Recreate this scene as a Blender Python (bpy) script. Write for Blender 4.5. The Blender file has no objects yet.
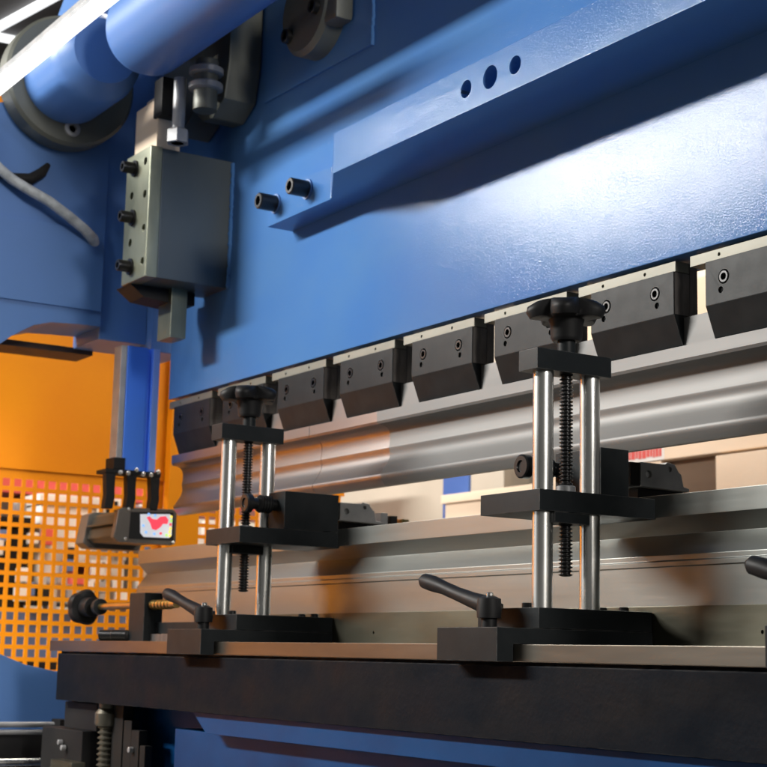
import bpy, bmesh, math, random
from mathutils import Vector, Matrix
random.seed(7)
R = math.radians
scene = bpy.context.scene
C = scene.collection

# ------------------------------------------------------------------ camera
YAW, PITCH, ROLL = 1.00725, 0.1682, 0.022665
fwd = Vector((-math.sin(YAW)*math.cos(PITCH), math.cos(YAW)*math.cos(PITCH), math.sin(PITCH)))
rt = fwd.cross(Vector((0, 0, 1))).normalized()
up = rt.cross(fwd)
r2 = rt*math.cos(ROLL) + up*math.sin(ROLL)
u2 = -rt*math.sin(ROLL) + up*math.cos(ROLL)
cd = bpy.data.cameras.new('camera'); cam = bpy.data.objects.new('camera', cd); C.objects.link(cam)
M = Matrix((r2, u2, -fwd)).transposed().to_4x4()
cam.matrix_world = M
cd.sensor_width = 36; cd.lens = 1615.7/767*36
cd.clip_start = 0.02; cd.clip_end = 100
cd.dof.use_dof = True; cd.dof.focus_distance = 1.75; cd.dof.aperture_fstop = 16
scene.camera = cam

# ------------------------------------------------------------------ world
w = bpy.data.worlds.new('World'); scene.world = w; w.use_nodes = True
nt = w.node_tree; nt.nodes.clear()
out = nt.nodes.new('ShaderNodeOutputWorld'); bg = nt.nodes.new('ShaderNodeBackground')
tc = nt.nodes.new('ShaderNodeTexCoord'); mp = nt.nodes.new('ShaderNodeMapping')
mp.inputs['Scale'].default_value = (1.0, 1.0, 0.35)
nz = nt.nodes.new('ShaderNodeTexNoise'); nz.inputs['Scale'].default_value = 3.2; nz.inputs['Detail'].default_value = 2
rp = nt.nodes.new('ShaderNodeValToRGB')
rp.color_ramp.elements[0].position = 0.40; rp.color_ramp.elements[0].color = (0.10, 0.105, 0.11, 1)
rp.color_ramp.elements[1].position = 0.68; rp.color_ramp.elements[1].color = (0.9, 0.88, 0.82, 1)
nt.links.new(tc.outputs['Generated'], mp.inputs[0]); nt.links.new(mp.outputs[0], nz.inputs['Vector'])
nt.links.new(nz.outputs['Fac'], rp.inputs[0]); nt.links.new(rp.outputs[0], bg.inputs[0])
bg.inputs[1].default_value = 0.15
nt.links.new(bg.outputs[0], out.inputs[0])

# ------------------------------------------------------------------ lamps of the hall and added fill lights
def area(name, loc, target, sx, sy, power, col=(1, 1, 1)):
    l = bpy.data.lights.new(name, 'AREA'); l.shape = 'RECTANGLE'; l.size = sx; l.size_y = sy
    l.energy = power; l.color = col
    o = bpy.data.objects.new(name, l); C.objects.link(o); o.location = loc
    d = (Vector(target) - Vector(loc)).normalized()
    # local X stays along the machine
    z = -d; x = Vector((1, 0, 0)); x = (x - z*x.dot(z)).normalized(); y = z.cross(x)
    o.matrix_world = Matrix.Translation(Vector(loc)) @ Matrix((x, y, z)).transposed().to_4x4()
    return o
area('hall_lamp', (-4.6, -2.0, 2.16), (-4.6, 1.2, 0.5), 3.1, 0.26, 375, (1.0, 0.98, 0.93))
area('hall_lamp_second', (-6.6, -2.0, 2.66), (-6.6, 1.2, 0.7), 1.7, 0.10, 5, (1.0, 0.98, 0.93))
area('hall_lamp_high', (-8.95, -2.0, 3.22), (-8.95, 1.2, 0.9), 1.1, 0.42, 9, (1.0, 0.96, 0.9))
area('side_fill', (4.5, 0.7, 2.0), (-1.6, 1.2, 0.3), 1.4, 0.8, 170, (1.0, 0.95, 0.88))  # added fill for the right-hand faces, not a lamp of the hall
area('front_fill', (-4.2, -3.4, 0.3), (-1.8, 1.2, 0.3), 2.6, 1.3, 6, (0.97, 0.98, 1.0))  # added soft front fill, gives the rods something bright to reflect; no window
g_ = area('front_panel_fill', (-2.3, -1.0, 2.1), (-3.4, 0.35, 0.30), 1.0, 0.5, 18, (1.0, 0.96, 0.9)); g_.data.spread = R(45)  # added narrow light that brightens the orange guard's front panel
area('rear_fill', (-3.2, 2.0, 2.6), (-3.4, 2.6, 0.2), 2.4, 0.4, 75, (1.0, 0.93, 0.82))  # added fill to light the rear boards and the guard
area('guard_fill', (-2.0, 2.1, 1.3), (-3.4, 1.3, 0.3), 0.8, 0.3, 10, (1.0, 0.94, 0.84))  # added fill aimed at the perforated guard, no lamp hangs there
scene.view_settings.view_transform = 'Standard'
scene.view_settings.look = 'None'
scene.view_settings.exposure = 0.0

# ------------------------------------------------------------------ materials
def mat(name, col, rough=0.5, metal=0.0, bump=None, vary=None, coat=0.0, emit=None, estr=1.0, spec=0.5, aniso=0.0, rvary=None, wear=None):
    m = bpy.data.materials.new(name); m.use_nodes = True
    n = m.node_tree.nodes; L = m.node_tree.links; b = n['Principled BSDF']
    b.inputs['Base Color'].default_value = (*col, 1); b.inputs['Roughness'].default_value = rough
    b.inputs['Metallic'].default_value = metal; b.inputs['Coat Weight'].default_value = coat
    b.inputs['Coat Roughness'].default_value = 0.12
    b.inputs['Specular IOR Level'].default_value = spec
    b.inputs['Anisotropic'].default_value = aniso
    tcn = n.new('ShaderNodeTexCoord')
    def noise(scale, detail=3, stretch=(1, 1, 1)):
        mpn = n.new('ShaderNodeMapping'); mpn.inputs['Scale'].default_value = stretch
        no = n.new('ShaderNodeTexNoise'); no.inputs['Scale'].default_value = scale; no.inputs['Detail'].default_value = detail
        L.new(tcn.outputs['Object'], mpn.inputs[0]); L.new(mpn.outputs[0], no.inputs['Vector'])
        return no.outputs['Fac']
    if vary:      # (scale, other colour, stretch, low, high)
        f = noise(vary[0], 5, vary[2]); r_ = n.new('ShaderNodeValToRGB')
        r_.color_ramp.elements[0].position = vary[3]; r_.color_ramp.elements[1].position = vary[4]
        r_.color_ramp.elements[0].color = (*col, 1); r_.color_ramp.elements[1].color = (*vary[1], 1)
        L.new(f, r_.inputs[0]); L.new(r_.outputs[0], b.inputs['Base Color'])
    if rvary:     # (scale, stretch, low, high)
        f = noise(rvary[0], 4, rvary[1]); mr = n.new('ShaderNodeMapRange')
        mr.inputs['From Min'].default_value = 0.3; mr.inputs['From Max'].default_value = 0.7
        mr.inputs['To Min'].default_value = rvary[2]; mr.inputs['To Max'].default_value = rvary[3]
        L.new(f, mr.inputs['Value']); L.new(mr.outputs[0], b.inputs['Roughness'])
    if bump:      # list of (scale, distance, stretch)
        prev = None
        for sc, dist, st in bump:
            f = noise(sc, 2, st); bn = n.new('ShaderNodeBump'); bn.inputs['Distance'].default_value = dist
            bn.inputs['Strength'].default_value = 1.0
            L.new(f, bn.inputs['Height'])
            if prev: L.new(prev, bn.inputs['Normal'])
            prev = bn.outputs[0]
        L.new(prev, b.inputs['Normal'])
        if coat: L.new(prev, b.inputs['Coat Normal'])
    if wear:      # (radius, rubbed colour): edges rubbed bare, broken up by noise
        bv = n.new('ShaderNodeBevel'); bv.samples = 4; bv.inputs['Radius'].default_value = wear[0]
        ge = n.new('ShaderNodeNewGeometry'); dt = n.new('ShaderNodeVectorMath'); dt.operation = 'DOT_PRODUCT'
        L.new(bv.outputs[0], dt.inputs[0]); L.new(ge.outputs['Normal'], dt.inputs[1])
        mr = n.new('ShaderNodeMapRange'); mr.inputs['From Min'].default_value = 0.99; mr.inputs['From Max'].default_value = 0.90
        L.new(dt.outputs['Value'], mr.inputs['Value'])
        f = noise(70, 4); m2 = n.new('ShaderNodeMapRange'); m2.inputs['From Min'].default_value = 0.38; m2.inputs['From Max'].default_value = 0.62
        L.new(f, m2.inputs['Value']); mu = n.new('ShaderNodeMath'); mu.operation = 'MULTIPLY'
        L.new(mr.outputs[0], mu.inputs[0]); L.new(m2.outputs[0], mu.inputs[1])
        mx = n.new('ShaderNodeMix'); mx.data_type = 'RGBA'; mx.inputs['B'].default_value = (*wear[1], 1)
        src = b.inputs['Base Color'].links[0].from_socket if b.inputs['Base Color'].links else None
        mx.inputs['A'].default_value = (*col, 1)
        if src: L.new(src, mx.inputs['A'])
        L.new(mu.outputs[0], mx.inputs['Factor']); L.new(mx.outputs['Result'], b.inputs['Base Color'])
    if emit:
        b.inputs['Emission Color'].default_value = (*emit, 1); b.inputs['Emission Strength'].default_value = estr
    return m
I3 = (1, 1, 1)
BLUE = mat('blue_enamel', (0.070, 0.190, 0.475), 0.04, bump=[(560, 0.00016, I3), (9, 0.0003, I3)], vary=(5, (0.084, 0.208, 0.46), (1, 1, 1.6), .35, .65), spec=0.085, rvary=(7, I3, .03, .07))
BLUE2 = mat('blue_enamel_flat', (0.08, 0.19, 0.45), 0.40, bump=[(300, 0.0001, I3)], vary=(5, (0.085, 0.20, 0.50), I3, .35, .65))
BLUESHADE = mat('blue_enamel_shaded', (0.004, 0.065, 0.21), 0.42, spec=0.15, bump=[(250, 0.0001, I3)], vary=(6, (0.003, 0.040, 0.14), I3, .35, .65))  # darker copy of the machine blue, shade below the table put into the colour
IRON = mat('dark_cast_iron', wear=(0.0025, (0.05, 0.05, 0.05)), col=(0.003, 0.0058, 0.011), rough=0.6, spec=0.08, bump=[(55, 0.0005, I3), (260, 0.0002, I3)], vary=(14, (0.009, 0.009, 0.011), (0.5, 1, 1.6), .42, .7), rvary=(20, I3, .5, .8))
BLACK = mat('black_oxide', wear=(0.0011, (0.16, 0.155, 0.15)), col=(0.013, 0.016, 0.018), rough=0.42, spec=0.16, bump=[(240, 0.00006, I3)], vary=(30, (0.019, 0.022, 0.024), I3, .4, .7), rvary=(40, I3, .41, .47))
SPM = mat('oily_spindle_steel', (0.16, 0.15, 0.12), 0.4, 0.7)
POSTM = mat('dark_blue_post_paint', (0.03, 0.09, 0.30), 0.5)
BLACKEND = mat('worn_black_oxide_end', (0.15, 0.14, 0.135), 0.40, 0.5, bump=[(160, 0.00025, I3)], vary=(60, (0.24, 0.22, 0.21), (2, 2, .4), .45, .7))
PLASTIC = mat('black_plastic', (0.010, 0.010, 0.011), 0.42, spec=0.25, bump=[(300, 0.00006, I3)], rvary=(30, I3, .46, .6))
SCREWM = mat('blackened_screw', (0.035, 0.035, 0.036), 0.3, 0.7)
HOLE = mat('hole_dark', (0.004, 0.004, 0.004), 0.8)
CHROME = mat('chromed_rod', (0.82, 0.82, 0.80), 0.26, 1.0, bump=[(60, 0.00004, (1, 1, .15))], rvary=(30, (1, 1, .3), .22, .32))
STEEL = mat('ground_steel', (0.42, 0.41, 0.38), 0.33, 1.0, bump=[(120, 0.00012, (.06, 1, 1))], vary=(12, (0.33, 0.32, 0.29), (.2, 1, 1), .4, .7), rvary=(16, (.15, 1, 1), .25, .42))
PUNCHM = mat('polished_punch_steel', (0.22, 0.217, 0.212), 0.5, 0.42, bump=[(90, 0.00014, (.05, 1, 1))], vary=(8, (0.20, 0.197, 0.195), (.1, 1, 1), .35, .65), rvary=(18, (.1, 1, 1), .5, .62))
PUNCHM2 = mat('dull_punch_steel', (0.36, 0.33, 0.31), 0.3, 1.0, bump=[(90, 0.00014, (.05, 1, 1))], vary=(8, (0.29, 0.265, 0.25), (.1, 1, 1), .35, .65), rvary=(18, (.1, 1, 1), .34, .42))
DIEM = mat('ground_die_steel', (0.33, 0.34, 0.325), 0.34, 0.9, bump=[(100, 0.00012, (.05, 1, 1))], vary=(7, (0.26, 0.27, 0.255), (.15, 1, 1.5), .35, .68), rvary=(14, (.1, 1, 1), .34, .46))
STRIPM = mat('pale_adapter_steel', (0.22, 0.215, 0.18), 0.5, 0.4, bump=[(160, 0.00008, (.1, 1, 1))], vary=(25, (0.18, 0.175, 0.145), (.3, 1, 1), .4, .7))
RAILM = mat('oiled_rail_steel', (0.15, 0.145, 0.11), 0.42, 0.8, bump=[(70, 0.0002, (.2, 1, 1))], vary=(9, (0.10, 0.095, 0.07), (.5, 1, 1.6), .4, .68), rvary=(12, (.4, 1, 1), .3, .55))
TOPM = mat('table_edge_steel', (0.20, 0.18, 0.15), 0.36, 0.9, bump=[(80, 0.0002, (.1, 1, 1))], vary=(14, (0.13, 0.115, 0.095), (.25, 1, 1), .4, .68))
GUIDE = mat('guide_grey_steel', (0.055, 0.075, 0.09), 0.45, 0.35, bump=[(40, 0.0002, I3)], vary=(9, (0.075, 0.09, 0.098), (1, 1, .5), .4, .7))
GUIDEP = mat('guide_keeper_steel', wear=(0.0015, (0.42, 0.42, 0.34)), col=(0.22, 0.23, 0.17), rough=0.40, metal=0.7, bump=[(60, 0.00025, (1, 1, .3))], vary=(16, (0.14, 0.15, 0.11), (1, 1, .4), .42, .7))
ORANGE = mat('orange_guard_paint', (0.80, 0.27, 0.004), 0.5, spec=0.15, bump=[(200, 0.0001, I3)], vary=(2.5, (0.73, 0.215, 0.005), I3, .35, .65))
TAN = mat('cream_painted_board', (0.78, 0.62, 0.46), 0.7, bump=[(60, 0.0003, I3)], vary=(3, (0.70, 0.55, 0.40), I3, .35, .7))
GREYTAN = mat('grey_cream_board', (0.50, 0.44, 0.36), 0.7, bump=[(60, 0.0003, I3)], vary=(2.5, (0.42, 0.37, 0.30), I3, .35, .7))
BROWN = mat('brown_card', (0.20, 0.135, 0.085), 0.75, vary=(12, (0.15, 0.10, 0.065), (.3, 1, 1), .4, .7))
EXTR = mat('anodised_blue', (0.07, 0.24, 0.95), 0.30, 0.2, bump=[(200, 0.00005, (1, 1, .05))])
EXTRL = mat('anodised_blue_light', (0.22, 0.38, 0.92), 0.3, 0.2)
GREYP = mat('grey_aluminium', (0.36, 0.36, 0.37), 0.42, 0.25, bump=[(120, 0.0001, I3)], vary=(30, (.26, .27, .28), I3, .4, .7))
BOXM = mat('dark_grey_aluminium', (0.050, 0.058, 0.052), 0.42, 0.4, bump=[(200, 0.00008, I3)])
BEZEL = mat('brown_grey_plastic', (0.10, 0.088, 0.078), 0.36, bump=[(240, 0.00005, I3)])
BRASS = mat('brass', (0.55, 0.42, 0.18), 0.3, 1.0)
CABLE = mat('grey_sleeve', (0.5, 0.53, 0.55), 0.55, bump=[(160, 0.0006, I3)], vary=(50, (.28, .30, .32), I3, .4, .7))
MOTORM = mat('olive_grey_cast', (0.13, 0.135, 0.115), 0.5, 0.3, bump=[(50, 0.0005, I3)], vary=(10, (.14, .145, .125), I3, .4, .7))
RUST = mat('rusty_edge', (0.075, 0.042, 0.03), 0.7, vary=(25, (0.04, 0.03, 0.03), I3, .4, .7))
REDM = mat('red_paint', (0.62, 0.09, 0.08), 0.5); WHITEM = mat('white_paint', (0.78, 0.76, 0.72), 0.5, vary=(9, (0.6, 0.58, 0.55), I3, .4, .7))
DARKM = mat('dark_rubber', (0.010, 0.010, 0.011), 0.6, spec=0.2, vary=(8, (.02, .019, .018), I3, .4, .7)); NAVY = mat('slate_blue_paint', (0.10, 0.16, 0.32), 0.5)
FLOORM = mat('grey_floor_paint', (0.16, 0.16, 0.155), 0.45, vary=(1.5, (.11, .11, .105), I3, .4, .7))
CEILM = mat('dark_ceiling_sheet', (0.10, 0.10, 0.105), 0.7, vary=(2, (.07, .07, .075), I3, .4, .7))
LAMPM = mat('lamp_tube', (0.9, 0.9, 0.9), 0.4, emit=(1.0, 0.98, 0.94), estr=1.8)
CLAMP_L = mat('lamp_line', (0.9, 0.9, 0.9), 0.4, emit=(0.95, 0.98, 1.0), estr=1.6)
SCR_W = mat('screen_white', (0.6, 0.62, 0.66), 0.3, emit=(0.70, 0.74, 0.82), estr=0.5)
SCR_R = mat('screen_red', (0.6, 0.05, 0.08), 0.3, emit=(0.9, 0.06, 0.10), estr=0.85)
SCR_G = mat('led_green', (0.3, 0.6, 0.1), 0.3, emit=(0.45, 0.85, 0.15), estr=0.9)
SCR_Y = mat('led_yellow', (0.7, 0.6, 0.1), 0.3, emit=(1.0, 0.75, 0.12), estr=1.0)
SCR_B = mat('led_blue', (0.2, 0.4, 0.8), 0.3, emit=(0.25, 0.5, 1.0), estr=0.8)

# ------------------------------------------------------------------ mesh helpers
def B(): return bmesh.new()
def add_box(bm, x0, x1, y0, y1, z0, z1, bev=0.0):
    t = bmesh.new()
    vs = [t.verts.new((x, y, z)) for x in (x0, x1) for y in (y0, y1) for z in (z0, z1)]
    for f in ((0, 1, 3, 2), (4, 6, 7, 5), (0, 4, 5, 1), (2, 3, 7, 6), (0, 2, 6, 4), (1, 5, 7, 3)):
        t.faces.new([vs[i] for i in f])
    if bev: bmesh.ops.bevel(t, geom=t.edges[:], offset=bev, segments=2, profile=0.6, affect='EDGES')
    merge(bm, t); return bm
def merge(bm, t, M=None):
    if M is not None: bmesh.ops.transform(t, matrix=M, verts=t.verts[:])
    me = bpy.data.meshes.new('t'); t.to_mesh(me); t.free(); bm.from_mesh(me); bpy.data.meshes.remove(me)
def prism(bm, prof, axis, a, b, bev=0.0):
    """prof: list of 2-D points in the other two axes (order Y,Z / X,Z / X,Y)"""
    t = bmesh.new()
    def P(p, v):
        return {'X': (v, p[0], p[1]), 'Y': (p[0], v, p[1]), 'Z': (p[0], p[1], v)}[axis]
    A = [t.verts.new(P(p, a)) for p in prof]; Bv = [t.verts.new(P(p, b)) for p in prof]
    n = len(prof)
    for i in range(n): t.faces.new((A[i], A[(i+1) % n], Bv[(i+1) % n], Bv[i]))
    t.faces.new(A[::-1]); t.faces.new(Bv)
    bmesh.ops.recalc_face_normals(t, faces=t.faces[:])
    if bev: bmesh.ops.bevel(t, geom=t.edges[:], offset=bev, segments=2, profile=0.6, affect='EDGES')
    merge(bm, t); return bm
def frame_to(p, d):
    d = Vector(d).normalized(); a = Vector((0, 0, 1)) if abs(d.z) < .9 else Vector((1, 0, 0))
    x = a.cross(d).normalized(); y = d.cross(x)
    return Matrix.Translation(Vector(p)) @ Matrix((x, y, d)).transposed().to_4x4()
def lathe(bm, prof, p, d, n=32, hexin=None):
    """prof: list of (radius, distance along d)"""
    t = bmesh.new(); rings = []
    for k, (r, h) in enumerate(prof):
        if r < 1e-7: rings.append([t.verts.new((0, 0, h))]); continue
        ring = []
        for i in range(n):
            a = 2*math.pi*i/n; rr = r
            if hexin and k >= hexin:
                q = (a % (math.pi/3)) - math.pi/6; rr = r*math.cos(math.pi/6)/math.cos(q)
            ring.append(t.verts.new((rr*math.cos(a), rr*math.sin(a), h)))
        rings.append(ring)
    for A, Bv in zip(rings, rings[1:]):
        if len(A) == 1 and len(Bv) == 1: continue
        for i in range(n):
            j = (i+1) % n
            if len(A) == 1: t.faces.new((A[0], Bv[j], Bv[i]))
            elif len(Bv) == 1: t.faces.new((A[i], A[j], Bv[0]))
            else: t.faces.new((A[i], A[j], Bv[j], Bv[i]))
    if len(rings[0]) > 1: t.faces.new(rings[0][::-1])
    if len(rings[-1]) > 1: t.faces.new(rings[-1])
    merge(bm, t, frame_to(p, d)); return bm
def cyl(bm, p0, p1, r, n=32, bev=0.0):
    d = Vector(p1) - Vector(p0); L = d.length
    pr = [(r, 0), (r, L)] if not bev else [(r-bev, 0), (r, bev), (r, L-bev), (r-bev, L)]
    return lathe(bm, pr, p0, d, n)
def socket(bm, p, d, r, h):
    """cap screw head with a real hex socket; p = base, d = outward"""
    return lathe(bm, [(r, 0), (r, h-r*.12), (r*.88, h), (r*.58, h), (r*.55, h-.3*r), (r*.55, h-r*.9)], p, d, 24, hexin=4)
def tube(bm, pts, rad, n=14):
    t = bmesh.new(); rings = []
    pts = [Vector(p) for p in pts]
    for i, p in enumerate(pts):
        d = (pts[min(i+1, len(pts)-1)] - pts[max(i-1, 0)]).normalized()
        F = frame_to(p, d); r = rad[i] if isinstance(rad, (list, tuple)) else rad
        rings.append([t.verts.new(F @ Vector((r*math.cos(2*math.pi*k/n), r*math.sin(2*math.pi*k/n), 0))) for k in range(n)])
    for A, Bv in zip(rings, rings[1:]):
        for k in range(n): t.faces.new((A[k], A[(k+1) % n], Bv[(k+1) % n], Bv[k]))
    t.faces.new(rings[0][::-1]); t.faces.new(rings[-1])
    merge(bm, t); return bm
ORI = {}
def thing(name, label, cat, loc=(0, 0, 0), group=None):
    o = bpy.data.objects.new(name, None); C.objects.link(o); o.location = loc; o.empty_display_size = .02
    ORI[o] = Vector(loc); o['label'] = label; o['category'] = cat
    if group: o['group'] = group
    return o
def obj(name, bm, m, parent=None, label=None, smooth=32, curved=False):
    me = bpy.data.meshes.new(name)
    org = ORI[parent] if parent is not None else Vector((0, 0, 0))
    bmesh.ops.translate(bm, verts=bm.verts[:], vec=-org)
    bmesh.ops.recalc_face_normals(bm, faces=bm.faces[:])
    bm.to_mesh(me); bm.free(); me.materials.append(m)
    for p in me.polygons: p.use_smooth = True
    me.set_sharp_from_angle(angle=R(smooth))
    o = bpy.data.objects.new(name, me); C.objects.link(o)
    if not curved: wn = o.modifiers.new('weighted', 'WEIGHTED_NORMAL'); wn.keep_sharp = True; wn.weight = 90
    if parent is not None: o.parent = parent
    ORI[o] = org
    if label: o['label'] = label
    return o
def single(name, bm, m, label, cat, group=None, smooth=32, curved=False):
    o = obj(name, bm, m, None, label, smooth, curved); o['category'] = cat
    if group: o['group'] = group
    return o
def struct(name, bm, m):
    o = obj(name, bm, m); o['kind'] = 'structure'; return o
def cut(o, cutter):
    """subtract a bmesh (world coordinates) from o"""
    bmesh.ops.translate(cutter, verts=cutter.verts[:], vec=-ORI[o])
    bmesh.ops.recalc_face_normals(cutter, faces=cutter.faces[:])
    me = bpy.data.meshes.new('cut'); cutter.to_mesh(me); cutter.free()
    c = bpy.data.objects.new('cut', me); C.objects.link(c); c.parent = o.parent
    md = o.modifiers.new('b', 'BOOLEAN'); md.object = c; md.operation = 'DIFFERENCE'; md.solver = 'EXACT'
    bpy.context.view_layer.update()
    dg = bpy.context.evaluated_depsgraph_get(); new = bpy.data.meshes.new_from_object(o.evaluated_get(dg))
    o.modifiers.clear(); old = o.data; o.data = new
    wn = o.modifiers.new('weighted', 'WEIGHTED_NORMAL'); wn.keep_sharp = True; wn.weight = 90; new.name = old.name
    bpy.data.objects.remove(c); new.set_sharp_from_angle(angle=R(32))
def dup(root, dv, label):
    r = root.copy(); C.objects.link(r); r.location = root.location + Vector(dv); r['label'] = label
    for ch in list(root.children):
        c = ch.copy(); C.objects.link(c); c.parent = r
        for g in ch.children:
            d = g.copy(); C.objects.link(d); d.parent = c
    return r

XR = 0.35      # right-hand end of the long machine members
# ================================================================== setting
bm = B(); add_box(bm, -14, 6, -6, 10, -1.0, -0.9); struct('floor', bm, FLOORM)
bm = B(); add_box(bm, -14, -5.5, -1, 8, 3.0, 3.08); struct('ceiling', bm, CEILM)

# ================================================================== the press brake
pb = thing('press_brake', 'large blue press brake whose ram hangs over a dark table', 'machine', (-1.4, 1.3, -0.9))
# ram: face Y=1.261, underside z=.4688
bm = B(); prism(bm, [(-2.77399, 0.47289), (XR, 0.47289), (XR, 1.51308), (-2.94547, 1.51308), (-2.94547, 1.05916), (-2.77399, 0.95829)], 'Y', 1.272, 1.34665, 0.00121)
ram = obj('ram', bm, BLUE, pb)
bm = B(); prism(bm, [(-2.42094, 1.41221), (-2.06486, 1.41221), (-2.06486, 0.95375), (-2.42094, 0.95778)], 'Y', 1.26746, 1.2722, 0.00121)
obj('cover_plate', bm, BLUE, ram)
bm = B(); tube(bm, [(-2.06435+random.uniform(-0.00121, 0.00121), 1.26998+random.uniform(-0.00101, 0.00101), 0.95223+i*0.00605) for i in range(60)], [0.00363*(0.75654+0.50436*random.random()) for i in range(60)], 8)
obj('weld_bead', bm, BLUE, ram)
bm = B(); tube(bm, [(-2.53845+random.uniform(-0.00101, 0.00101), 1.27099, 0.64558+i*0.00504) for i in range(47)], [0.00424*(0.70611+0.60523*random.random()) for i in range(47)], 8)
obj('weld_bead', bm, BLUE, ram)
# stiffener bar with holes, cut off diagonally at its left end, on a bolted tab
bm = B(); prism(bm, [(-2.10167, 1.22409), (-1.98365, 1.15731), (XR, 1.15731), (XR, 1.2722), (-2.10167, 1.2722)], 'Z', 0.70157, 0.7636, 0.00081)
bar = obj('stiffener_bar', bm, BLUE, pb)
ct = B()
for x, z, r in ((-1.64664, 0.73284, 0.0119), (-1.59378, 0.73324, 0.01533), (-1.54113, 0.73314, 0.0119)):
    cyl(ct, (x, 1.12977, z), (x, 1.21047, z), r, 40)
cut(bar, ct)
bm = B(); prism(bm, [(-2.30947, 0.70177), (-2.10188, 0.70177), (-2.10188, 0.75352), (-2.18893, 0.75957), (-2.28173, 0.75251), (-2.30947, 0.72931)], 'Y', 1.22358, 1.2722, 0.00081)
obj('bar_tab', bm, BLUE, bar)
for x in (-2.28173, -2.17682):
    bm = B(); cyl(bm, (x, 1.22358, 0.73536), (x, 1.22106, 0.73536), 0.01664, 32, 0.0004); obj('washer', bm, BLUE2, bar)
    bm = B(); socket(bm, (x, 1.22106, 0.73536), (0, -1, 0), 0.01362, 0.03127); obj('cap_screw', bm, SCREWM, bar)
# guide block on the ram's left end
bm = B(); add_box(bm, -2.64084, -2.53997, 1.13229, 1.2715, 0.64609, 0.88112, 0.00121); gb = obj('guide_block', bm, GUIDE, pb)
bm = B(); add_box(bm, -2.64285, -2.53946, 1.10909, 1.13179, 0.64558, 0.88263, 0.00151); kp = obj('keeper_plate', bm, GUIDEP, gb)
ct = B()
for x, z in ((-2.56064, 0.85832), (-2.55732, 0.79729), (-2.61441, 0.80698), (-2.5551, 0.73485), (-2.61158, 0.71962), (-2.55409, 0.67463)):
    cyl(ct, (x, 1.09951, z), (x, 1.12473, z), 0.0075, 20)
cut(kp, ct)
for z in (0.8552, 0.76411, 0.67433):
    bm = B(); lathe(bm, [(.0150, 0), (.0150, .003), (.0105, .0031), (.0105, .023), (.0095, .025), (.0055, .025), (.0050, .019)], (-2.60553, 1.10909, z), (0, -1, 0), 24); obj('cap_screw', bm, SCREWM, gb)
bm = B(); prism(bm, [(1.112, .6455), (1.24, .6455), (1.24, .622), (1.20, .620), (1.14, .625)], 'X', -2.672, -2.610, .001); obj('wiper_housing', bm, DARKM, gb)
bm = B(); add_box(bm, -2.65294, -2.59746, 1.18828, 1.21904, 0.55631, 0.66576, 0.00101); obj('guide_gib', bm, GUIDEP, gb)
# left frame: one plate with a rounded window
def arc(cx, cy, r, a0, a1, n=10): return [(cx+r*math.cos(R(a0+(a1-a0)*i/n)), cy+r*math.sin(R(a0+(a1-a0)*i/n))) for i in range(n+1)]
X0 = -2.85
upper = [(1.1585, .612), (1.1585, 1.32), (1.10, 1.32), (1.02, 1.04), (.935, 1.014), (.917, .985), (.70, .965), (.70, .30), (.86, .30)] + [(.875, .42), (.905, .49), (.945, .538), (.985, .572), (1.025, .597), (1.06, .6075), (1.11, .6105)]
bm = B(); prism(bm, upper, 'X', X0-.13, X0, .0015); fr = obj('side_frame', bm, BLUE2, pb)
bm = B(); add_box(bm, X0-.004, X0+.0045, .80, 1.1560, .640, .796, .0012); obj('bolted_skirt', bm, BLUE2, fr)
bm = B(); add_box(bm, X0-.14, X0-.006, 1.1590, 1.2560, .589, 1.3, .002); obj('guide_cheek', bm, BLUE2, fr)
bm = B(); add_box(bm, X0-.10, X0+.02, 1.2565, 1.33, .573, 1.2, .002); obj('inner_cheek', bm, BLUE2, fr)
bm = B(); add_box(bm, X0-.22, X0-.135, .98, 1.20, .580, .592, .001); obj('guard_rail', bm, RUST, fr)
lower = [(.80, .09), (.90, .045), (.95, .013), (1.0, -.0084), (1.0495, -.0267), (1.105, -.037), (1.20, -.042), (1.20, -.42), (.80, -.42)]
bm = B(); prism(bm, lower, 'X', X0-.05, X0, .0015); obj('lower_jaw', bm, BLUE2, fr)
# table
bm = B(); add_box(bm, -2.665, XR, 1.0220, 1.46, -.0007, .0169, .0009); tbl = obj('table_top', bm, TOPM, pb)
bm = B(); add_box(bm, -2.635, XR, 1.0255, 1.42, -.0815, -.0045, .002); add_box(bm, -2.63, XR, 1.030, 1.41, -.0050, -.0010); obj('table_plate', bm, IRON, tbl)
bm = B(); prism(bm, [(-2.13, -.0820), (-2.085, -.110), (XR, -.110), (XR, -.0820)], 'Y', 1.036, 1.40, .001); obj('under_rail', bm, BLUESHADE, tbl)
bm = B(); add_box(bm, -2.24, XR, 1.062, 1.36, -.89, -.1105, .002); bed = obj('bed', bm, BLUESHADE, pb)
bm = B(); add_box(bm, -2.62, -2.2405, 1.110, 1.30, -.89, -.0820, .002); obj('bed_end', bm, BLUESHADE, bed)
# steel rail and stepped die on the table
bm = B(); add_box(bm, -2.40, XR, 1.2125, 1.2160, .0172, .0625, .0006); rl = obj('die_rail', bm, RAILM, tbl)
ct = B()
for i in range(14):
    cyl(ct, (-2.3+i*.185, 1.20, .0345), (-2.3+i*.185, 1.2155, .0345), .0022, 12)
cut(rl, ct)

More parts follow.
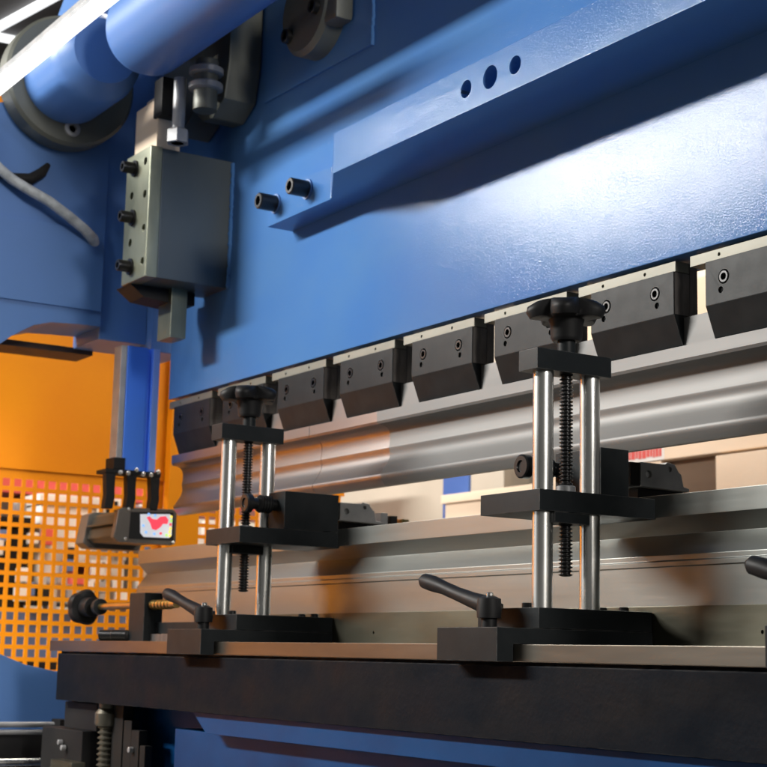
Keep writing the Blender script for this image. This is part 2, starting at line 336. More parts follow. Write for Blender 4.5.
# ================================================================== tooling
dprof = [(1.2165, .0172), (1.2165, .1050), (1.2150, .1058), (1.2150, .1110), (1.2168, .1122), (1.2168, .1180), (1.2345, .1420), (1.2160, .1600), (1.2160, .1845),
         (1.268, .1845), (1.282, .168), (1.296, .1845), (1.345, .1845), (1.345, .160), (1.325, .142), (1.345, .118), (1.345, .0172)]
bm = B(); prism(bm, dprof, 'X', -2.752, XR, .0006)
single('bending_die', bm, DIEM, 'long stepped grey steel die standing on the table along its rear rail', 'die')
pprof = [(1.2730, .3640), (1.2730, .3490), (1.2750, .3455), (1.2860, .3440), (1.2935, .3400), (1.2968, .3330), (1.2974, .3240), (1.2962, .3140), (1.2958, .3110), (1.2974, .3040), (1.2972, .2980),
         (1.2948, .2910), (1.2900, .2830), (1.2850, .2755), (1.2817, .2706), (1.2812, .2672), (1.2826, .2632), (1.2908, .2535), (1.300, .2535), (1.330, .300), (1.330, .3640), (1.311, .3640), (1.311, .402), (1.2895, .402), (1.2895, .3640)]
def spline(P, k=4):
    out = []
    for i in range(len(P)-1):
        a, b_, c, d = P[max(i-1, 0)], P[i], P[i+1], P[min(i+2, len(P)-1)]
        for j in range(k):
            t = j/k
            out.append(tuple(.5*((2*b_[q])+(-a[q]+c[q])*t+(2*a[q]-5*b_[q]+4*c[q]-d[q])*t*t+(-a[q]+3*b_[q]-3*c[q]+d[q])*t**3) for q in (0, 1)))
    return out+[P[-1]]
pprof = pprof[:2]+spline(pprof[2:15])+pprof[15:]
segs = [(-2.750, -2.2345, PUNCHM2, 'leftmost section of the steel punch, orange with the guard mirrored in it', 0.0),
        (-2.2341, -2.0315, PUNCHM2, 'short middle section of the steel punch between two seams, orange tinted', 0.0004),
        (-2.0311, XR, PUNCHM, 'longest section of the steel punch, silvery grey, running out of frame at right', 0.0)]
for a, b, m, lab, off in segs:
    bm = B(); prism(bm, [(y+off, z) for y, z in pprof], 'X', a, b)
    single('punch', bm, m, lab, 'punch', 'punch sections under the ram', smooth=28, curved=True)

# ================================================================== punch clamps
cx0, cx1 = -1.5330, -1.3823
labs = ['black punch clamp cropped by the right edge of the photo', 'black punch clamp directly right of the near star knob',
        'black punch clamp mostly hidden behind the near star knob', 'black punch clamp just left of the near star knob, both its screws in plain view',
        'black punch clamp midway between the two gauges, two places left of the near star knob', 'brown tinted punch clamp directly right of the far star knob',
        'black punch clamp mostly hidden behind the far star knob', 'brown tinted punch clamp at the left end of the ram']
pc = thing('punch_clamp', labs[1], 'clamp', (cx0, 1.273, .368), 'punch clamps bolted under the ram')
bm = B(); prism(bm, [(1.2730, .4557), (1.2730, .4040), (1.2865, .3690), (1.2890, .3665), (1.2890, .4030), (1.2985, .4030), (1.2985, .4557)], 'X', cx0, cx1, .0007)
cb = obj('clamp_body', bm, BLACK, pc)
bm = B(); add_box(bm, cx0-.0285, cx1-.0004, 1.2765, 1.2978, .4560, .4686, .0004); st = obj('adapter_strip', bm, STRIPM, pc)
bm = B(); add_box(bm, cx0+.004, cx1-.0006, 1.2990, 1.3115, .4055, .4686, .0006); obj('back_jaw', bm, BLACKEND, pc, 'worn brownish rear jaw')
bm = B(); add_box(bm, cx1-.0001, cx1+.0004, 1.2742, 1.2975, .4045, .4548); obj('end_face', bm, BLACKEND, pc, 'bare worn end face of the clamp')
ct = B()
for x in (cx0+.0295, cx0+.1182): cyl(ct, (x, 1.26, .4338), (x, 1.2772, .4338), .0087, 28)
for x in (cx0+.0245, cx0+.1215): cyl(ct, (x, 1.26, .4192), (x, 1.2790, .4192), .0040, 20)
cut(cb, ct)
ct = B()
for x in (cx0+.019, cx0+.0965): cyl(ct, (x, 1.26, .4622), (x, 1.288, .4622), .0023, 16)
cut(st, ct)
for x in (cx0+.0295, cx0+.1182):
    bm = B(); socket(bm, (x, 1.2775, .4338), (0, -1, 0), .0074, .0052); obj('cap_screw', bm, SCREWM, pc)
for x in (cx0+.0245, cx0+.1215):
    bm = B(); lathe(bm, [(.0036, 0), (.0036, .003), (.0018, .003), (.0017, .0012)], (x, 1.2795, .4192), (0, -1, 0), 16); obj('set_screw', bm, GREYP, pc)
for k in (-1, 1, 2, 3, 4, 5, 6):
    dup(pc, (-.2028*k+random.uniform(-.0012, .0012), random.uniform(-.0006, .0002), 0), labs[k+1])

# ================================================================== gauges standing on the table
def star_knob(bm, c, r, h, depth=.40):
    n = 70; t = bmesh.new(); levels = [(0.60, 0), (0.90, h*.12), (1.0, h*.42), (0.97, h*.72), (0.80, h*.96), (0.45, h), (0.22, h*1.02)]
    rings = []
    for s, z in levels:
        ring = []
        for i in range(n):
            a = 2*math.pi*i/n
            lobe = .5+.5*math.cos(5*a); rr = r*s*(1-(1-lobe**.6)*depth*min(1, s**2*1.1))
            ring.append(t.verts.new((c[0]+rr*math.cos(a+.5), c[1]+rr*math.sin(a+.5), c[2]+z-(.12*h*lobe if s > .7 else 0))))
        rings.append(ring)
    for A, Bv in zip(rings, rings[1:]):
        for i in range(n): t.faces.new((A[i], A[(i+1) % n], Bv[(i+1) % n], Bv[i]))
    t.faces.new(rings[0][::-1]); t.faces.new(rings[-1]); merge(bm, t)
def gauge(X, dx, label, zp, block, hl=1.0):
    """X = right face of the base; dx = sideways shift of the rods"""
    g = thing('support_gauge', label, 'gauge', (X-.05, 1.1, .0169), 'gauges clamped along the table')
    bm = B(); prism(bm, [(1.0000, -.0010), (1.0212, -.0010), (1.0212, .0174), (1.2115, .0174), (1.2115, .0340), (1.0000, .0340)], 'X', X-.1090, X, .0007)
    hk = obj('hook_base', bm, BLACK, g)
    bm = B(); add_box(bm, X-.1092, X-.0002, 1.0543, 1.2112, .0343, .0560, .0007); obj('base_bar', bm, BLACK, g)
    for sx, sy in ((-.033, 1.064), (-.085, 1.064), (-.033, 1.199), (-.070, 1.199)):
        bm = B(); socket(bm, (X+sx, sy, .0560), (0, 0, 1), .0058, .0055); obj('cap_screw', bm, SCREWM, g)
    # ratchet handle
    hx, hy = X-.055, 1.030
    bm = B(); lathe(bm, [(.0085, 0), (.0085, .010), (.0130, .0105), (.0135, .020), (.0125, .031), (.0060, .034)], (hx, hy, .0340), (0, 0, 1), 28)
    tube(bm, [(hx-.004*hl, hy, .058), (hx-.03*hl, hy, .0640), (hx-.06*hl, hy, .0715), (hx-.085*hl, hy, .0785), (hx-.105*hl, hy-.001, .0835), (hx-.122*hl, hy-.001, .0870), (hx-.130*hl, hy-.001, .0885)],
         [.0105, .0088, .0076, .0076, .0092, .0086, .0038], 16)
    hd = obj('clamping_handle', bm, PLASTIC, g)
    bm = B(); cyl(bm, (hx+.001, hy, .060), (hx+.001, hy, .0715), .0042, 20, .0008); obj('handle_screw', bm, CHROME, hd)
    xc = X-.0165+dx
    for y in (1.0712, 1.1362):
        bm = B(); cyl(bm, (xc, y, .0562), (xc, y, .3110), .0112, 40); obj('guide_rod', bm, CHROME, g)
    bm = B(); add_box(bm, xc-.0165, xc+.0165, 1.0500, 1.1535, .3105, .3333, .0007); obj('top_plate', bm, BLACK, g)
    # threaded spindle
    prof = []; z = .0905; prof.append((.003, z-.0905))
    while z < .311:
        prof += [(.0053, z-.0905+.0004), (.0076, z-.0905+.0014), (.0076, z-.0905+.0022), (.0053, z-.0905+.0032)]; z += .0041
    bm = B(); lathe(bm, prof, (xc, 1.1030, .0905), (0, 0, 1), 20); sp = obj('threaded_spindle', bm, SCREWM, g, smooth=20)
    bm = B(); lathe(bm, [(.0100, 0), (.0100, .0185), (.0072, .0190), (.0072, .030)], (xc, 1.1030, .3333), (0, 0, 1), 28)
    obj('stop_collar', bm, BLACK, sp)
    bm = B(); lathe(bm, [(.0150, 0), (.0175, .004), (.0185, .020), (.0225, .030), (.012, .034)], (xc, 1.1030, .3480), (0, 0, 1), 32)
    star_knob(bm, (xc, 1.1030, .3720), .0455, .0215); obj('star_knob', bm, PLASTIC, sp, smooth=50)
    # sliding shelf
    bm = B(); add_box(bm, X-.1068, X, 1.0542, 1.2222, zp, zp+.0228, .0007); sh = obj('shelf_plate', bm, BLACK, g)
    bm = B(); add_box(bm, xc-.0165, xc+.0160, 1.0752, 1.1232, zp-.0118, zp-.0002, .0007); nb = obj('spindle_nut', bm, BLACK, sh)
    bm = B(); lathe(bm, [(.0105, 0), (.0105, .0065), (.0085, .0075)], (xc, 1.1030, zp+.0228), (0, 0, 1), 28); obj('spindle_bush', bm, GREYP, sh)
    # locking block and its knurled screw
    bx0, bx1, by0, by1, kx = block
    bm = B(); add_box(bm, bx0, bx1, by0, by1, zp+.0232, zp+.0775, .0007); blk = obj('locking_block', bm, BLACK, sh)
    kz = zp+.0590
    bm = B(); lathe(bm, [(.0085, 0), (.0085, .008), (.0125, .0085)] + [(.0125+(.0006 if i % 2 else -.0006), .0095+i*.0022) for i in range(9)] + [(.0085, .030), (.0085, .040), (.0138, .0405), (.0138, .049), (.0120, .0505), (.0070, .0505), (.0062, .0485)], (kx, by0, kz), (0, -1, 0), 28)
    obj('lock_screw', bm, SCREWM, blk)
    return g
gauge(-1.3536, 0.0, 'near gauge with two thick chrome rods and a star knob, right of the photo centre', .1582, (-1.452, -1.372, 1.1535, 1.1942, -1.452))
gauge(-2.0401, -.0600, 'far gauge with chrome rods and a square black block on its shelf, left of centre', .1570, (-2.0885, -2.0403, 1.1255, 1.2160, -2.070))
gauge(-.8700, 0.0, 'gauge at the right edge, showing only its handle tip and base corner', .1582, (-.968, -.888, 1.1535, 1.1942, -.968), .78)

# ================================================================== knob and stop at the left end of the table
ks = thing('stop_adjuster', 'star knob on a brass spindle in a dark bracket at the table left end', 'adjuster', (-2.40, 1.08, .0169))
bm = B(); add_box(bm, -2.430, -2.372, 1.062, 1.094, .0172, .0935, .0015); add_box(bm, -2.372, -2.16, 1.085, 1.13, .030, .0475, .001); obj('bracket', bm, BLACK, ks)
bm = B(); add_box(bm, -2.50, -2.17, 1.075, 1.135, .0172, .0290, .001); obj('foot_plate', bm, BLACKEND, ks)
bm = B(); cyl(bm, (-2.62, 1.075, .0745), (-2.43, 1.075, .0745), .0055, 24); cyl(bm, (-2.372, 1.075, .0745), (-2.28, 1.075, .0745), .0065, 24)
for i in range(6): cyl(bm, (-2.366+i*.012, 1.075, .0745), (-2.361+i*.012, 1.075, .0745), .0078, 20)
obj('spindle', bm, BRASS, ks)
bm = B(); lathe(bm, [(.007, 0), (.0135, .001), (.0135, .011), (.007, .012)], (-2.590, 1.075, .0745), (1, 0, 0), 24); obj('locknut', bm, BLACK, ks)
t = bmesh.new(); bm2 = B(); star_knob(bm2, (0, 0, 0), .0315, .025, .12); me = bpy.data.meshes.new('k'); bm2.to_mesh(me); bm2.free(); t.from_mesh(me)
bm = B(); merge(bm, t, frame_to((-2.640, 1.075, .0745), (-1, 0, 0))); cyl(bm, (-2.645, 1.075, .0745), (-2.610, 1.075, .0745), .0165, 28, .001)
obj('star_knob', bm, PLASTIC, ks, smooth=50)
for x in (-2.512, -2.462):
    bm = B(); socket(bm, (x+.030, 1.0615, .0262), (-.75, -.66, .0), .0090, .026); obj('cap_screw', bm, SCREWM, ks)

# ================================================================== screw jack and rails under the table's left end
jk = thing('screw_jack', 'black screw jack with a bare threaded spindle under the left end of the table', 'jack', (-2.5, 1.06, -.3))
bm = B(); prof = [(.012, 0)]; z = .0
while z < .085: prof += [(.0105, z), (.0145, z+.003), (.0145, z+.004), (.0105, z+.007)]; z += .0085
lathe(bm, prof, (-2.480, 1.055, -.20), (0, 0, 1), 24); lathe(bm, [(.0175, 0), (.0200, .004), (.0200, .020), (.0145, .028), (.0145, .036)], (-2.480, 1.055, -.118), (0, 0, 1), 28); obj('spindle', bm, SPM, jk)
bm = B(); add_box(bm, -2.475, -2.425, 1.058, 1.075, -.30, -.0830, .002); add_box(bm, -2.425, -2.395, 1.060, 1.075, -.30, -.1060, .002); add_box(bm, -2.395, -2.365, 1.060, 1.075, -.30, -.120, .002); add_box(bm, -2.365, -2.345, 1.062, 1.075, -.30, -.142, .002); obj('nut_housing', bm, DARKM, jk)
bm = B(); add_box(bm, -2.70, -2.52, 1.030, 1.105, -.30, -.1280, .002); add_box(bm, -2.64, -2.50, 1.045, 1.105, -.128, -.0840, .002); obj('gear_housing', bm, DARKM, jk)
bm = B(); add_box(bm, -2.590, -2.500, 1.005, 1.03, -.30, -.176, .002); obj('flange', bm, RAILM, jk)
for p in ((-2.60, 1.028, -.150), (-2.585, 1.028, -.158), (-2.385, 1.060, -.150)):
    bm = B(); cyl(bm, p, (p[0], p[1]-.008, p[2]), .0045, 16, .0006); obj('bolt', bm, GREYP, jk)
rg = thing('rear_slide', 'pair of bright steel slide bars crossing the lower left corner', 'slide', (-2.78, 1.0, -.2))
bm = B(); cyl(bm, (-2.79, .80, -.1300), (-2.79, 1.085, -.1300), .0050, 20); cyl(bm, (-2.79, .80, -.1425), (-2.79, 1.085, -.1425), .0045, 20); obj('bar', bm, GREYP, rg)
bm = B(); cyl(bm, (-2.79, .80, -.1950), (-2.79, 1.085, -.1950), .0075, 20); obj('bar', bm, CHROME, rg)
bm = B(); add_box(bm, -2.849, -2.81, .80, 1.10, -.40, -.147, .001); add_box(bm, -2.80, -2.76, 1.085, 1.105, -.4, -.12, .001); obj('carrier', bm, DARKM, rg)

# ================================================================== laser guard head on blue extrusion
lg = thing('laser_guard', 'laser guard head hanging on a bright blue extrusion, with a lit display', 'light guard', (-2.8, 1.25, .2))
bm = B()
prism(bm, [(-2.84, 1.196), (-2.80, 1.196), (-2.80, 1.237), (-2.808, 1.239), (-2.808, 1.245), (-2.80, 1.247), (-2.80, 1.262), (-2.84, 1.262)], 'Z', .336, .5725, .0008); col = obj('extrusion', bm, EXTR, lg)
bm = B(); add_box(bm, -2.800, -2.7985, 1.2490, 1.2620, .337, .572, .0004); obj('trim_strip', bm, EXTRL, col, 'light blue edge strip')
bm = B(); add_box(bm, -2.835, -2.802, 1.1835, 1.1955, .352, .572, .001); obj('cable_channel', bm, GREYP, col)
bm = B(); add_box(bm, -2.838, -2.798, 1.178, 1.2010, .336, .358, .001); obj('channel_cap', bm, DARKM, col)
bm = B(); add_box(bm, -2.842, -2.796, 1.162, 1.274, .328, .3355, .001); cp = obj('clamp_plate', bm, DARKM, lg)
for y in (1.190, 1.206, 1.222, 1.236, 1.252, 1.266):
    bm = B(); lathe(bm, [(.0042, 0), (.0042, .003), (.002, .0048)], (-2.7955, y, .3330+(.004 if y in (1.222, 1.266) else -.003)), (1, 0, 0), 14); obj('bolt', bm, CHROME, cp)
for y0 in (1.163, 1.2050, 1.2530):
    bm = B()
    prism(bm, [(y0, .328), (y0+.020, .328), (y0+.019, .300), (y0+.020, .284), (y0+.017, .262), (y0, .262), (y0+.003, .288), (y0+.002, .302)], 'X', -2.815, -2.797, .0015)
    obj('bracket_arm', bm, DARKM, lg)
bm = B(); prism(bm, [(1.184, .2095), (1.196, .2005), (1.303, .2005), (1.311, .207), (1.311, .262), (1.303, .2685), (1.202, .2660), (1.192, .261)], 'X', -2.812, -2.797, .002); bz = obj('bezel', bm, BEZEL, lg)
bm = B(); prism(bm, [(1.196, .214), (1.206, .206), (1.300, .206), (1.304, .212), (1.304, .258), (1.298, .263), (1.212, .262), (1.206, .256)], 'X', -2.955, -2.8125, .002)
for zz in (.236,): add_box(bm, -2.95, -2.82, 1.193+(.004 if zz > .24 else 0), 1.20, zz, zz+.004, .0005)
obj('housing', bm, BOXM, lg)
bm = B(); prism(bm, [(1.188, .2065), (1.202, .197), (1.303, .197), (1.311, .205), (1.311, .262), (1.303, .2700), (1.210, .2670), (1.198, .262)], 'X', -2.995, -2.9555, .002); obj('rear_cap', bm, BEZEL, lg)
sc_prof = [(1.2350, .2550), (1.2950, .2590), (1.3010, .2540), (1.3010, .2190), (1.2960, .2140), (1.2440, .2130), (1.2370, .2200)]
bm = B(); prism(bm, [(1.216, .258), (1.303, .2625), (1.3055, .210), (1.214, .208)], 'X', -2.7968, -2.7962); obj('window', bm, PLASTIC, bz)
bm = B(); prism(bm, sc_prof, 'X', -2.7962, -2.7957); dsp = obj('display', bm, SCR_W, bz)
bm = B(); prism(bm, [(1.2480, .2500), (1.2540, .2520), (1.2600, .2475), (1.2690, .2470), (1.2760, .2530), (1.2870, .2545), (1.2930, .2480), (1.2910, .2400), (1.2820, .2400), (1.2770, .2330), (1.2680, .2270), (1.2600, .2290), (1.2560, .2390)], 'X', -2.7957, -2.7953); obj('red_figure', bm, SCR_R, dsp)
for y, z, m in ((1.2985, .2540, SCR_Y), (1.2985, .2465, SCR_G), (1.2975, .2395, SCR_R), (1.2980, .2320, SCR_Y), (1.2965, .2255, SCR_Y), (1.2900, .2190, SCR_G), (1.2970, .2185, SCR_Y), (1.2420, .2340, SCR_B), (1.2480, .2220, SCR_B), (1.2650, .2200, SCR_B), (1.2650, .2545, SCR_B), (1.2520, .2560, SCR_B), (1.2780, .2215, SCR_R)):
    bm = B(); cyl(bm, (-2.7953, y, z), (-2.7949, y, z), .0026, 14); obj('status_light', bm, m, dsp)
for y, z in ((1.2115, .2630), (1.2075, .2075), (1.3050, .2055)):
    bm = B(); lathe(bm, [(.0032, 0), (.0032, .0012), (.0018, .0024)], (-2.797, y, z), (1, 0, 0), 14); obj('screw', bm, CHROME, bz)

# ================================================================== hydraulics and brackets upper left
mt = thing('hydraulic_motor', 'blue barrelled hydraulic motor on an olive grey flange at upper left', 'motor', (-2.85, 1.06, 1.06))
bm = B(); lathe(bm, [(.128, 0), (.128, .040), (.122, .046)], (-2.846, 1.055, 1.068), (1, 0, 0), 64); obj('flange', bm, MOTORM, mt)
bm = B(); lathe(bm, [(.086, 0), (.086, .13), (.080, .16), (.060, .185)], (-2.80, 1.045, 1.066), (1, 0, 0), 64); obj('barrel', bm, BLUE2, mt)
bm = B(); lathe(bm, [(.014, 0), (.0155, .004), (.0155, .010), (.012, .012), (.008, .012), (.007, .006)], (-2.806, 1.060, .972), (1, 0, 0), 28); obj('bolt', bm, GREYP, mt)
cy = thing('tie_tube', 'second blue round tube running up out of frame beside the motor', 'tube', (-2.45, 1.09, 1.06))
bm = B(); lathe(bm, [(.050, -.02), (.070, 0), (.078, .020), (.078, .9)], (-2.520, 1.075, 1.070), (1, 0, 0), 64); obj('tube_body', bm, BLUE2, cy)
bk = thing('ram_link', 'dark link bracket with silver pins above the guide block', 'bracket', (-2.52181, 1.21047, 0.95829))
bm = B(); prism(bm, [(-2.72, 1.07), (-2.72, .994), (-2.64, .943), (-2.577, .973), (-2.540, .945), (-2.50, .940), (-2.455, .965), (-2.440, 1.03), (-2.440, 1.2), (-2.72, 1.2)], 'Y', 1.206, 1.2695, .004); obj('bracket_plate', bm, MOTORM, bk)
for z in (1.00166, 0.97342):
    bm = B(); lathe(bm, [(0.02421, 0), (0.03026, 0.00303), (0.03026, 0.0121), (0.02421, 0.01614)], (-2.46633, 1.17516, z), (0, 0, 1), 32); obj('pin_collar', bm, GREYP, bk)
bm = B(); cyl(bm, (-2.46633, 1.17516, 0.93811), (-2.46633, 1.17516, 1.0289), 0.02118, 24); obj('pin', bm, MOTORM, bk)
bm = B(); cyl(bm, (-2.49659, 1.13986, 0.87961), (-2.49659, 1.13986, 0.99864), 0.0111, 24); lathe(bm, [(0.02017, 0), (0.02017, 0.02219), (0.01412, 0.02623)], (-2.49659, 1.13986, 0.87961), (0, 0, 1), 6); obj('link_rod', bm, GREYP, bk)
bm = B(); add_box(bm, -2.56216, -2.52685, 1.11968, 1.16003, 0.93811, 1.00872, 0.00303); obj('clevis', bm, DARKM, bk)
bm = B(); prism(bm, [(1.12473, 0.88263), (1.17012, 0.88263), (1.17012, 0.99864), (1.14389, 0.99864), (1.14389, 0.97644), (1.12473, 0.97644)][0:6], 'X', -2.6479, -2.55207, 0.00101)
single('cream_spacer', bm, TAN, 'small cream block standing on top of the grey guide block', 'block')
vb = thing('valve_body', 'dark round valve body with two screws on the ram at the top edge', 'valve', (-2.21919, 1.2609, 1.03898))
bm = B(); lathe(bm, [(0.07868, 0), (0.07868, 0.03026), (0.07061, 0.03833)], (-2.21919, 1.26746, 1.05613), (0, -1, 0), 56); add_box(bm, -2.19397, -2.11832, 1.23266, 1.26696, 1.00872, 1.12977, 0.01009); obj('body', bm, MOTORM, vb)
for x, z in ((-2.26458, 1.02184), (-2.17582, 1.04403)):
    bm = B(); socket(bm, (x, 1.22862, z), (0, -1, 0), 0.01261, 0.01009); obj('cap_screw', bm, SCREWM, vb)
bm = B(); add_box(bm, -2.62268, -2.13849, 1.1096, 1.21047, 1.08438, 1.17012, 0.00807); single('pipe_cover', bm, MOTORM, 'grey green cover above the round valve body at the top edge', 'cover')
bm = B(); tube(bm, [(-2.835, .90, .912), (-2.832, .935, .880), (-2.828, .960, .862), (-2.82, .99, .846), (-2.818, 1.03, .830), (-2.818, 1.07, .808), (-2.825, 1.105, .790), (-2.840, 1.130, .778), (-2.852, 1.137, .774)], [.0098]*7+[.0108, .0105], 18)
cb_ = single('hose', bm, CABLE, 'grey sleeved hose running into the blue side frame at left', 'hose')
bm = B(); tube(bm, [(-2.843, .93, .875), (-2.838, .965, .868), (-2.838, .998, .872), (-2.838, 1.020, .889), (-2.843, 1.033, .908)], [.006, .010, .011, .010, .005], 14)
single('hose_stub', bm, DARKM, 'short dark curved hose end above the grey sleeved hose', 'hose')

# ================================================================== machine lamp (lit) and ceiling light frame
ml = thing('tube_lamp', 'glaring white tube lamp slanting across the upper left corner', 'lamp', (-2.8, .95, 1.06))
bm = B(); cyl(bm, (-4.2, .900, 1.0160), (-2.15, .900, 1.0050), .0130, 32); obj('tube', bm, LAMPM, ml)
bm = B(); prism(bm, [(.890, 1.023), (.910, 1.023), (.908, 1.036), (.892, 1.036)], 'X', -4.2, -2.12, .002); obj('housing', bm, GREYP, ml)
cl = thing('ceiling_light', 'thin white light frame on the dark ceiling at the top left corner', 'ceiling light', (-7.3, 2.45, 3.0))
for a, b in (((-7.75, 2.30), (-6.4, 2.53)), ((-7.46, 2.30), (-7.42, 3.0))):
    d = Vector((b[0]-a[0], b[1]-a[1], 0)).normalized(); nrm = Vector((-d.y, d.x, 0))*.013
    bm = B(); prism(bm, [(a[0]+nrm.x, a[1]+nrm.y), (b[0]+nrm.x, b[1]+nrm.y), (b[0]-nrm.x, b[1]-nrm.y), (a[0]-nrm.x, a[1]-nrm.y)], 'Z', 2.965, 2.998); obj('tube', bm, CLAMP_L, cl)

# ================================================================== orange side guard with square perforation
sg = thing('side_guard', 'orange sheet metal side guard with square holes beyond the machine', 'guard', (-3.4, 1.4, -.5))
def perforated(y0, z0, ny, nz, pitch, hole, rimy=.02, rimz=.02):
    b = bmesh.new(); g = (pitch-hole)
    ys = [y0-rimy]; zs = [z0-rimz]
    for i in range(ny): ys += [y0+i*pitch+g/2, y0+i*pitch+g/2+hole]
    for i in range(nz): zs += [z0+i*pitch+g/2, z0+i*pitch+g/2+hole]
    ys.append(y0+ny*pitch+rimy); zs.append(z0+nz*pitch+rimz)
    V = {}
    for i, y in enumerate(ys):
        for j, z in enumerate(zs): V[i, j] = b.verts.new((-3.4, y, z))
    for i in range(len(ys)-1):
        for j in range(len(zs)-1):
            if i % 2 == 1 and j % 2 == 1: continue
            b.faces.new((V[i, j], V[i+1, j], V[i+1, j+1], V[i, j+1]))
    r_ = bmesh.ops.extrude_face_region(b, geom=b.faces[:])
    bmesh.ops.translate(b, verts=[v for v in r_['geom'] if isinstance(v, bmesh.types.BMVert)], vec=(-.002, 0, 0))
    return b, ys, zs
P_ = .0262
bm, ys, zs = perforated(1.1838-P_*7.5, .3597+P_/2-P_*19, 21, 19, P_, .0168); obj('perforated_panel', bm, ORANGE, sg)
ytop = .3597+P_/2+.02
bm, _, _ = perforated(1.6450, .3597+P_/2-P_*19, 14, 19, P_, .0168); obj('perforated_panel', bm, ORANGE, sg)
bm = B(); add_box(bm, -3.402, -3.396, .98, 2.04, ytop-.004, 1.25, .001); obj('solid_panel', bm, ORANGE, sg)
bm = B(); add_box(bm, -3.395, -3.368, 1.555, 1.635, -.6, 1.25, .002); obj('post', bm, ORANGE, sg)
bm = B(); add_box(bm, -3.402, -3.398, -.25, .975, -.6, 1.06, .001); obj('front_panel', bm, ORANGE, sg)

# things seen through the holes, beyond the guard
def crate(name, label, cat, m, x0, x1, y0, y1, z0, z1, lip=.03):
    t_ = thing(name, label, cat, ((x0+x1)/2, (y0+y1)/2, z0))
    b = B(); add_box(b, x0, x1, y0, y1, z0, z1-lip, .006); obj('body', b, m, t_)
    b = B(); add_box(b, x0-.01, x1+.01, y0-.01, y1+.01, z1-lip+.0005, z1, .005); obj('lid', b, m, t_)
crate('steel_cabinet', 'red cabinet glimpsed through the top rows of holes in the orange guard', 'cabinet', REDM, -4.8, -4.4, 1.20, 2.6, .435, .62)
crate('storage_box', 'white box glimpsed through the upper holes left of the laser guard', 'box', WHITEM, -4.7, -4.3, 1.60, 1.86, .13, .43)
crate('storage_box', 'grey white box glimpsed through the holes under the laser guard', 'box', WHITEM, -4.7, -4.3, 1.90, 2.05, -.1, .42)
crate('storage_box', 'pale box glimpsed through the holes at the far left edge', 'box', GREYTAN, -4.6, -4.35, 1.35, 1.46, .15, .41)
crate('tool_crate', 'black crate glimpsed through the middle holes of the orange guard', 'crate', DARKM, -4.7, -4.3, 1.47, 1.57, .10, .36)
crate('tool_crate', 'dark crate glimpsed through the lowest holes of the orange guard', 'crate', DARKM, -4.7, -4.3, 1.30, 1.85, -.5, -.03)
crate('work_bench', 'slate blue bench top glimpsed through the lower holes beside the star knob', 'bench', NAVY, -5.0, -4.3, 1.1, 2.0, -.028, .105)
cm = [WHITEM, DARKM, GREYTAN, GREYP, REDM, NAVY]; b = B(); t_idx = []
for i in range(60):
    y = 1.35+random.random()*.75; z = .11+random.random()*.27; sz = .014+random.random()*.03; n0 = len(b.faces)
    add_box(b, -4.29, -4.25, y, y+sz, z, z+sz*1.4, .003); t_idx += [random.randrange(6)]*(len(b.faces)-n0)
o = obj('clutter', b, cm[0]); o['kind'] = 'stuff'; o['label'] = 'clutter of small packets and hardware glimpsed through the holes of the orange guard'
for m in cm[1:]: o.data.materials.append(m)
for p, k in zip(o.data.polygons, t_idx): p.material_index = k
b = B(); add_box(b, -6.2, -6.1, .2, 5.5, -.9, 1.35, .004); single('partition_wall', b, GREYTAN, 'grey beige partition wall far behind the orange guard', 'wall')

# ================================================================== behind the machine, seen between punch and die
b = B(); add_box(b, -3.78, -2.30, 2.95, 3.05, -.9, 1.8, .004); single('rear_board', b, TAN, 'cream board wall behind the machine, seen right of the blue post', 'wall')
b = B(); add_box(b, -6.0, -3.9, 2.90, 3.0, -.9, 1.8, .004); single('rear_partition', b, GREYTAN, 'grey beige panel behind the machine, left of the blue post', 'wall')
b = B(); add_box(b, -3.786, -3.660, 2.60, 2.61, -.9, 1.6, .003); single('rear_post', b, POSTM, 'blue post standing behind the machine between punch and die', 'post')
rb = thing('carton', 'cream box with a lid edge standing in front of the blue post', 'box', (-3.5, 2.5, -.9))
b = B(); add_box(b, -3.700, -3.12, 2.55, 2.595, -.9, .425, .003); obj('body', b, TAN, rb)
b = B(); add_box(b, -3.708, -3.12, 2.54, 2.597, .4255, .450, .003); obj('lid', b, TAN, rb)
sh_ = thing('cream_cabinet', 'cream cabinet with a brown open compartment at far right', 'cabinet', (-2.6, 2.6, -.9))
b = B(); add_box(b, -3.11, -2.0, 2.60, 2.70, .478, .90, .003); obj('top_rail', b, TAN, sh_)
b = B(); add_box(b, -2.679, -2.0, 2.59, 2.70, -.9, .470, .003); obj('door', b, TAN, sh_)
b = B(); add_box(b, -3.11, -2.872, 2.60, 2.70, -.9, .4775, .003); obj('side_panel', b, TAN, sh_)
b = B(); add_box(b, -2.8715, -2.6795, 2.63, 2.65, -.9, .4775, .001); obj('recess', b, BROWN, sh_)
b = B(); add_box(b, -3.025, -2.86, 2.5990, 2.5996, .4795, .5130); nt_ = obj('notice', b, WHITEM, sh_)
x = -3.018
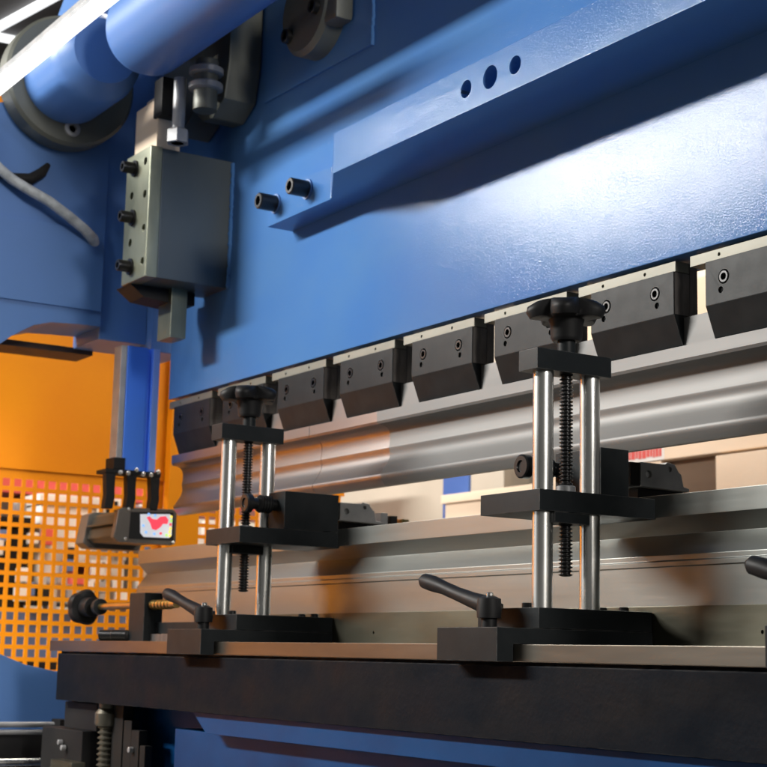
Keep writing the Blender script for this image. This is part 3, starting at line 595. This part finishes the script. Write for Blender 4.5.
while x < -2.872:
    wd = random.uniform(.006, .014); b = B(); add_box(b, x, x+wd, 2.5982, 2.5988, .4870+random.uniform(0, .003), .5090-random.uniform(0, .002)); obj('red_letter', b, REDM, nt_); x += wd+.0025
def finger(X, Y, Z, label, small):
    f = thing('backgauge_finger', label, 'stop finger', (X-.02, Y, Z), 'backgauge stop fingers')
    b = B(); add_box(b, X-.045, X-.001, Y, Y+.0165, Z-.001, Z+.029, .001); obj('rubber_tip', b, DARKM, f)
    b = B(); prism(b, [(Y+.0168, Z-.001), (Y+.0168, Z+.030), (Y+.058, Z+.0300), (Y+.062, Z+.0330), (Y+.075, Z+.0310), (Y+.082, Z+.0210), (Y+.086, Z+.0190), (Y+.090, Z+.003), (Y+.100, Z+.001), (Y+.100, Z-.003)], 'X', X-.05, X, .001); bd = obj('finger_body', b, GREYP, f)
    ct_ = B(); cyl(ct_, (X-.006, Y+.030, Z+.015), (X+.01, Y+.030, Z+.015), .0052, 20); cyl(ct_, (X-.004, Y+.066, Z+.024), (X+.01, Y+.066, Z+.024), .0036, 16); cut(bd, ct_)
    b = B(); lathe(b, [(.0040, 0), (.0040, .003), (.002, .0035)], (X-.006, Y+.030, Z+.015), (1, 0, 0), 16); obj('screw', b, CHROME, bd)
    b = B(); cyl(b, (X-.020, Y+.1005, Z-.001), (X-.020, Y+.106, Z-.001), .0032, 16); obj('pin', b, CHROME, bd)
    b = B(); add_box(b, X-.06, X-.01, Y+.02, Y+.30, Z-.026, Z-.0035, .001); obj('carrier', b, DARKM, f)
    if small:
        for k, (yy, hh) in enumerate(((.102, .018), (.122, .014), (.146, .010))):
            b = B(); add_box(b, X-.03, X-.004, Y+yy, Y+yy+.014, Z-.003, Z+hh, .001); obj('adjuster_block', b, [GREYP, DARKM, BRASS][k], f)
    return f
finger(-1.56, 1.3616, .2250, 'grey stop finger with a rubber tip behind the near gauge, below the red notice', False)
finger(-2.36, 1.3930, .2300, 'grey stop finger beside the square black block of the far gauge', True)
finger(-1.17, 1.52, .2300, 'grey stop finger part cropped by the right edge of the photo', False)
